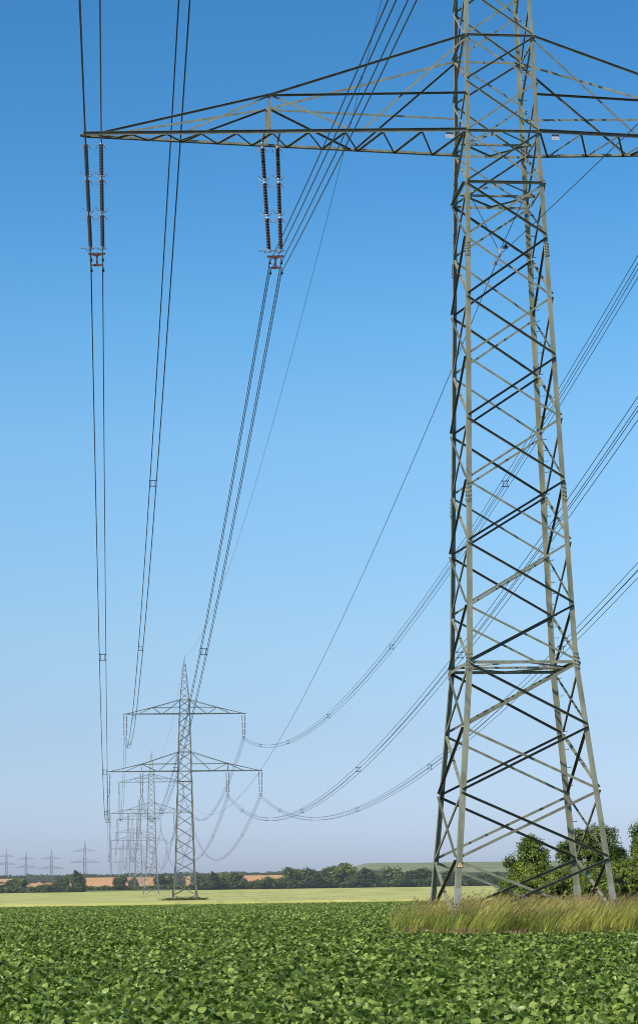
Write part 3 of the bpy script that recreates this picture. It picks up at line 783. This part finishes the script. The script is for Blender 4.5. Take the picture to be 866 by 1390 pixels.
# the far tree row: shared crowns, each tree its own object; unit height 1
def unit_lobes(kind, rnd):
    if kind == 'round': L = [(0, 0, .52, .40, .38, .40), (.2, 0, .66, .26, .26, .28), (-.22, .05, .6, .24, .24, .27), (0, 0, .25, .36, .34, .26)]
    elif kind == 'tall': L = [(0, 0, .35, .30, .30, .34), (.05, 0, .62, .27, .27, .30), (-.04, 0, .84, .17, .17, .18), (.16, 0, .45, .2, .2, .24)]
    elif kind == 'twin': L = [(-.22, 0, .55, .28, .28, .36), (.22, 0, .62, .27, .27, .38), (0, 0, .28, .42, .34, .28)]
    else: L = [(0, 0, .42, .62, .45, .42), (.45, 0, .32, .36, .32, .34), (-.45, 0, .34, .38, .32, .34), (.15, 0, .68, .3, .3, .3)]
    return [tuple(v * rnd.uniform(.92, 1.08) for v in l) for l in L]
KINDS = {}
for ki, kd in enumerate(('round', 'tall', 'twin', 'wide')):
    for tone, mats in (('mid', LM), ('dark', LD), ('far', LF)):
        rnd = random.Random(ki * 7 + len(tone)); lob = unit_lobes(kd, rnd); VS = []
        for s in (0, 1):
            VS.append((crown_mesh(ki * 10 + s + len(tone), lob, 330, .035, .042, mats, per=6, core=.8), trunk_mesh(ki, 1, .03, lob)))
        KINDS[(kd, tone)] = VS
TONE = {'mid': 'leafy', 'dark': 'dark', 'far': 'hazy'}
SHAPE = {'round': 'round', 'tall': 'slender', 'twin': 'double-crowned', 'wide': 'broad bushy'}
ORD = ['first', 'second', 'third', 'fourth', 'fifth', 'sixth', 'seventh', 'eighth', 'ninth', 'tenth', 'eleventh', 'twelfth', 'thirteenth', 'fourteenth', 'fifteenth', 'sixteenth', 'seventeenth', 'eighteenth', 'nineteenth', 'twentieth',
       'twenty-first', 'twenty-second', 'twenty-third', 'twenty-fourth', 'twenty-fifth', 'twenty-sixth', 'twenty-seventh', 'twenty-eighth', 'twenty-ninth', 'thirtieth', 'thirty-first', 'thirty-second', 'thirty-third', 'thirty-fourth', 'thirty-fifth', 'thirty-sixth', 'thirty-seventh', 'thirty-eighth', 'thirty-ninth', 'fortieth']
def tree_row(items, D, where, group, name='hedgerow_tree'):
    rnd = random.Random(D)
    for i, (px, top, wpx, kd, tone) in enumerate(sorted(items)):
        y = D + rnd.uniform(-12, 12); x = yat(y, px); g = gz(x, y); hor = 1187.8 - .0144 * (px - 431.45)
        H = (hor - top) * y / 2816 + EZ - g; W = wpx * y / 2816
        base = {'round': .66, 'tall': .48, 'twin': .8, 'wide': 1.2}[kd]
        cr, tr = KINDS[(kd, tone)][i % 2]
        place_tree(name, x, y, cr, tr, H, 0, '%s %s tree, %s from left in %s' % (SHAPE[kd], TONE[tone], ORD[i], where), 'tree', group, sx=max(.6, min(2.2, W / H / base)))
zx = lambda u: 280 + u / 2.887
zy = lambda v: 1100 + v / 2.887
row = [(268, 1187, 14, 'round', 'dark'), (278, 1186, 16, 'wide', 'mid'), (zx(15), zy(250), 13, 'tall', 'dark'), (zx(48), zy(256), 16, 'wide', 'mid'), (zx(80), zy(241), 26, 'round', 'mid'), (zx(125), zy(268), 18, 'wide', 'dark'),
       (zx(180), zy(272), 18, 'round', 'dark'), (zx(215), zy(258), 26, 'wide', 'mid'), (zx(262), zy(262), 18, 'round', 'mid'), (zx(308), zy(233), 22, 'tall', 'mid'), (zx(362), zy(222), 26, 'round', 'mid'), (zx(402), zy(240), 22, 'wide', 'dark'),
       (zx(440), zy(246), 22, 'wide', 'dark'), (zx(480), zy(213), 26, 'round', 'mid'), (zx(524), zy(213), 20, 'tall', 'mid'), (zx(560), zy(242), 22, 'wide', 'mid'), (zx(604), zy(236), 22, 'tall', 'dark'), (zx(640), zy(256), 18, 'wide', 'mid'),
       (zx(668), zy(246), 18, 'round', 'mid'), (zx(700), zy(222), 26, 'twin', 'mid'), (zx(742), zy(256), 20, 'wide', 'dark'), (zx(790), zy(228), 28, 'round', 'dark'), (zx(838), zy(232), 24, 'twin', 'mid'), (zx(870), zy(244), 20, 'wide', 'mid'),
       (598, 1181, 22, 'round', 'dark'), (618, 1184, 20, 'wide', 'mid'), (637, 1186, 18, 'wide', 'dark'), (655, 1184, 20, 'round', 'dark'), (672, 1185, 22, 'wide', 'mid'), (724, 1182, 30, 'wide', 'dark')]
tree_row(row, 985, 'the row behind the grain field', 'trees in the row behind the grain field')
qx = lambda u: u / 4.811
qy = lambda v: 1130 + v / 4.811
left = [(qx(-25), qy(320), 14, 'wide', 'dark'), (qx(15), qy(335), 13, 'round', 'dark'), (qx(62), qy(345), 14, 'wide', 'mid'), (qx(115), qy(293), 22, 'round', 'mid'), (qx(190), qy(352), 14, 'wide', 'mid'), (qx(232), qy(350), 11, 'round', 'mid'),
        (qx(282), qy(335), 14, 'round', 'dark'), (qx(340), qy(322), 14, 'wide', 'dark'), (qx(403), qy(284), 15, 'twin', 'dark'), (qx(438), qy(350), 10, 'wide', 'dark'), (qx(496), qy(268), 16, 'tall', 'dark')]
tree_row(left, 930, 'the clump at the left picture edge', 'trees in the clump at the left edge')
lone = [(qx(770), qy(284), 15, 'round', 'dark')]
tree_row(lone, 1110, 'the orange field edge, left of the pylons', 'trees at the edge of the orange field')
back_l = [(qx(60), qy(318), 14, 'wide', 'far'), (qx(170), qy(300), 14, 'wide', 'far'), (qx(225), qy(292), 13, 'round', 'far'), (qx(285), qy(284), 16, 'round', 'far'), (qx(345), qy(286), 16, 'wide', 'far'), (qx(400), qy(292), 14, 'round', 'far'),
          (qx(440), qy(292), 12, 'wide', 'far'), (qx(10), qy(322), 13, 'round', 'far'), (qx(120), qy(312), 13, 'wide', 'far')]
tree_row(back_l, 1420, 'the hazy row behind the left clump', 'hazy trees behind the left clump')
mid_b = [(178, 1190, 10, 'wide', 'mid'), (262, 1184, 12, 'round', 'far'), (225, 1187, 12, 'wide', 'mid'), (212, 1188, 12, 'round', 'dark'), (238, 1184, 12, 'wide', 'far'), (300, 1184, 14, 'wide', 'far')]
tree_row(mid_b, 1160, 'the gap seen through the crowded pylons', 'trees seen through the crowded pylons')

# low scrub along the foot of the orange field and the far wood
def scrub(name, x0, x1, y, h, n, cs, ls, mats, label, cat, seed, depth=20, prof=None):
    rnd = random.Random(seed); mb = MB()
    for k in range(n):
        x = rnd.uniform(x0, x1); yy = y + rnd.uniform(0, depth)
        hh = h * (.72 + .30 * noise.noise(Vector((x * .045, seed, 0))) + .22 * noise.noise(Vector((x * .16, seed, 0)))) * (prof(x) if prof else 1)
        p = Vector((x, yy, gz(x, yy) + rnd.random() ** .7 * hh)); mb.cur = rnd.choice((0, 0, 1, 2))
        for q in range(4):
            o = p + Vector((rnd.gauss(0, 1), rnd.gauss(0, 1), rnd.gauss(0, .5))) * cs
            nn = Vector((rnd.gauss(0, .8), rnd.gauss(-.6, .6), rnd.gauss(.6, .6))).normalized(); u = nn.cross(Vector((rnd.gauss(0, 1), rnd.gauss(0, 1), 1))).normalized(); w = nn.cross(u)
            s = ls * rnd.uniform(.6, 1.2); b = len(mb.v)
            mb.v += [tuple(o + u * s), tuple(o + w * s * .7), tuple(o - u * s), tuple(o - w * s * .7)]; mb.face([b, b + 1, b + 2, b + 3])
    o = mb.build(name, mats); tag(o, label, cat, kind='stuff')
scrub('field_edge_scrub', yat(1121, 100), yat(1121, 270), 1116, 1.8, 1300, .7, .6, LM, 'low scrub along the foot of the orange field', 'scrub', 3, 5)
scrub('hedge_undergrowth', yat(985, 255), yat(985, 760), 976, 4.6, 5200, .8, .6, LD, 'dark undergrowth below the tree row behind the grain field', 'undergrowth', 4, 10)
scrub('clump_undergrowth', yat(930, -30), yat(930, 112), 924, 4.0, 1700, .7, .6, LD, 'dark undergrowth below the tree clump at the left edge', 'undergrowth', 5, 8)
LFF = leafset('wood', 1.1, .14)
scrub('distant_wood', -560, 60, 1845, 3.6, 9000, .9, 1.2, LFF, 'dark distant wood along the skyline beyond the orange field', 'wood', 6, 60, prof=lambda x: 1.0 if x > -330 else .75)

# ------------------------------------------------------------------ sky, sun, camera
SUN_AZ, SUN_EL = 180 + 49, 43          # compass style: clockwise from the view direction
w = bpy.data.worlds.new('World'); scene.world = w; w.use_nodes = True; nt = w.node_tree
bg = nt.nodes['Background']
sk = nt.nodes.new('ShaderNodeTexSky'); sk.sky_type = 'NISHITA'; sk.sun_disc = False
sk.sun_elevation = R(SUN_EL); sk.sun_rotation = R(SUN_AZ); sk.air_density = 1.0; sk.dust_density = .6; sk.ozone_density = 2.0; sk.altitude = 100
tc = nt.nodes.new('ShaderNodeTexCoord'); sep = nt.nodes.new('ShaderNodeSeparateXYZ'); nt.links.new(tc.outputs['Generated'], sep.inputs[0])
rp = nt.nodes.new('ShaderNodeValToRGB'); nt.links.new(sep.outputs['Z'], rp.inputs['Fac'])
SKYTINT = [(0.0, (0.3839, 0.4677, 0.7681)), (0.013, (0.3839, 0.4677, 0.7681)), (0.065, (0.4052, 0.4616, 0.6182)), (0.117, (0.457, 0.5517, 0.6361)), (0.205, (0.4602, 0.6637, 0.7459)), (0.257, (0.3676, 0.6694, 0.7917)), (0.324, (0.256, 0.5933, 0.7643)), (0.404, (0.1989, 0.5329, 0.7203)), (0.5, (0.22, 0.46, 0.56)), (1.0, (0.26, 0.36, 0.38))]
cr = rp.color_ramp
cr.elements[0].color = (*SKYTINT[0][1], 1); cr.elements[1].color = (*SKYTINT[-1][1], 1)
for p, c in SKYTINT[1:-1]: cr.elements.new(p).color = (*c, 1)
mul = nt.nodes.new('ShaderNodeMix'); mul.data_type = 'RGBA'; mul.blend_type = 'MULTIPLY'; mul.inputs[0].default_value = 1; mul.clamp_result = False
nt.links.new(sk.outputs[0], mul.inputs[6]); nt.links.new(rp.outputs[0], mul.inputs[7]); sc_ = nt.nodes.new('ShaderNodeVectorMath'); sc_.operation = 'SCALE'; sc_.inputs['Scale'].default_value = 2.2
nt.links.new(mul.outputs[2], sc_.inputs[0]); nt.links.new(sc_.outputs[0], bg.inputs['Color'])
bg.inputs['Strength'].default_value = .1
sd = bpy.data.lights.new('sun', 'SUN'); sd.energy = 5.0; sd.angle = R(.5); sd.color = (1, .93, .80)
so = bpy.data.objects.new('sun', sd); COL.objects.link(so)
sdir = Vector((math.sin(R(SUN_AZ)) * math.cos(R(SUN_EL)), math.cos(R(SUN_AZ)) * math.cos(R(SUN_EL)), math.sin(R(SUN_EL))))
so.rotation_euler = sdir.to_track_quat('Z', 'Y').to_euler(); so.location = sdir * 60

cd = bpy.data.cameras.new('camera'); cam = bpy.data.objects.new('camera', cd); COL.objects.link(cam); scene.camera = cam
cd.sensor_fit = 'HORIZONTAL'; cd.sensor_width = 36; cd.lens = 2815.9 / 866 * 36
cd.shift_x = (433 - 431.45) / 866; cd.shift_y = (650.16 - 695) / 866
cd.clip_start = .5; cd.clip_end = 20000
th = .1887; roll = -.0144
Xc = Vector((1, 0, 0)); Yc = Vector((0, -math.sin(th), math.cos(th))); F = Vector((0, math.cos(th), math.sin(th)))
c_, s_ = math.cos(roll), math.sin(roll)
X2 = Xc * c_ + Yc * s_; Y2 = -Xc * s_ + Yc * c_
M = Matrix((X2, Y2, -F)).transposed().to_4x4(); M.translation = Vector((0, 0, EZ)); cam.matrix_world = M
scene.view_settings.view_transform = 'Standard'; scene.view_settings.look = 'None'; scene.view_settings.exposure = 0
scene.cycles.pixel_filter_type = 'BLACKMAN_HARRIS'; scene.cycles.filter_width = 1.05
scene.cycles.max_bounces = 6; scene.cycles.transparent_max_bounces = 8
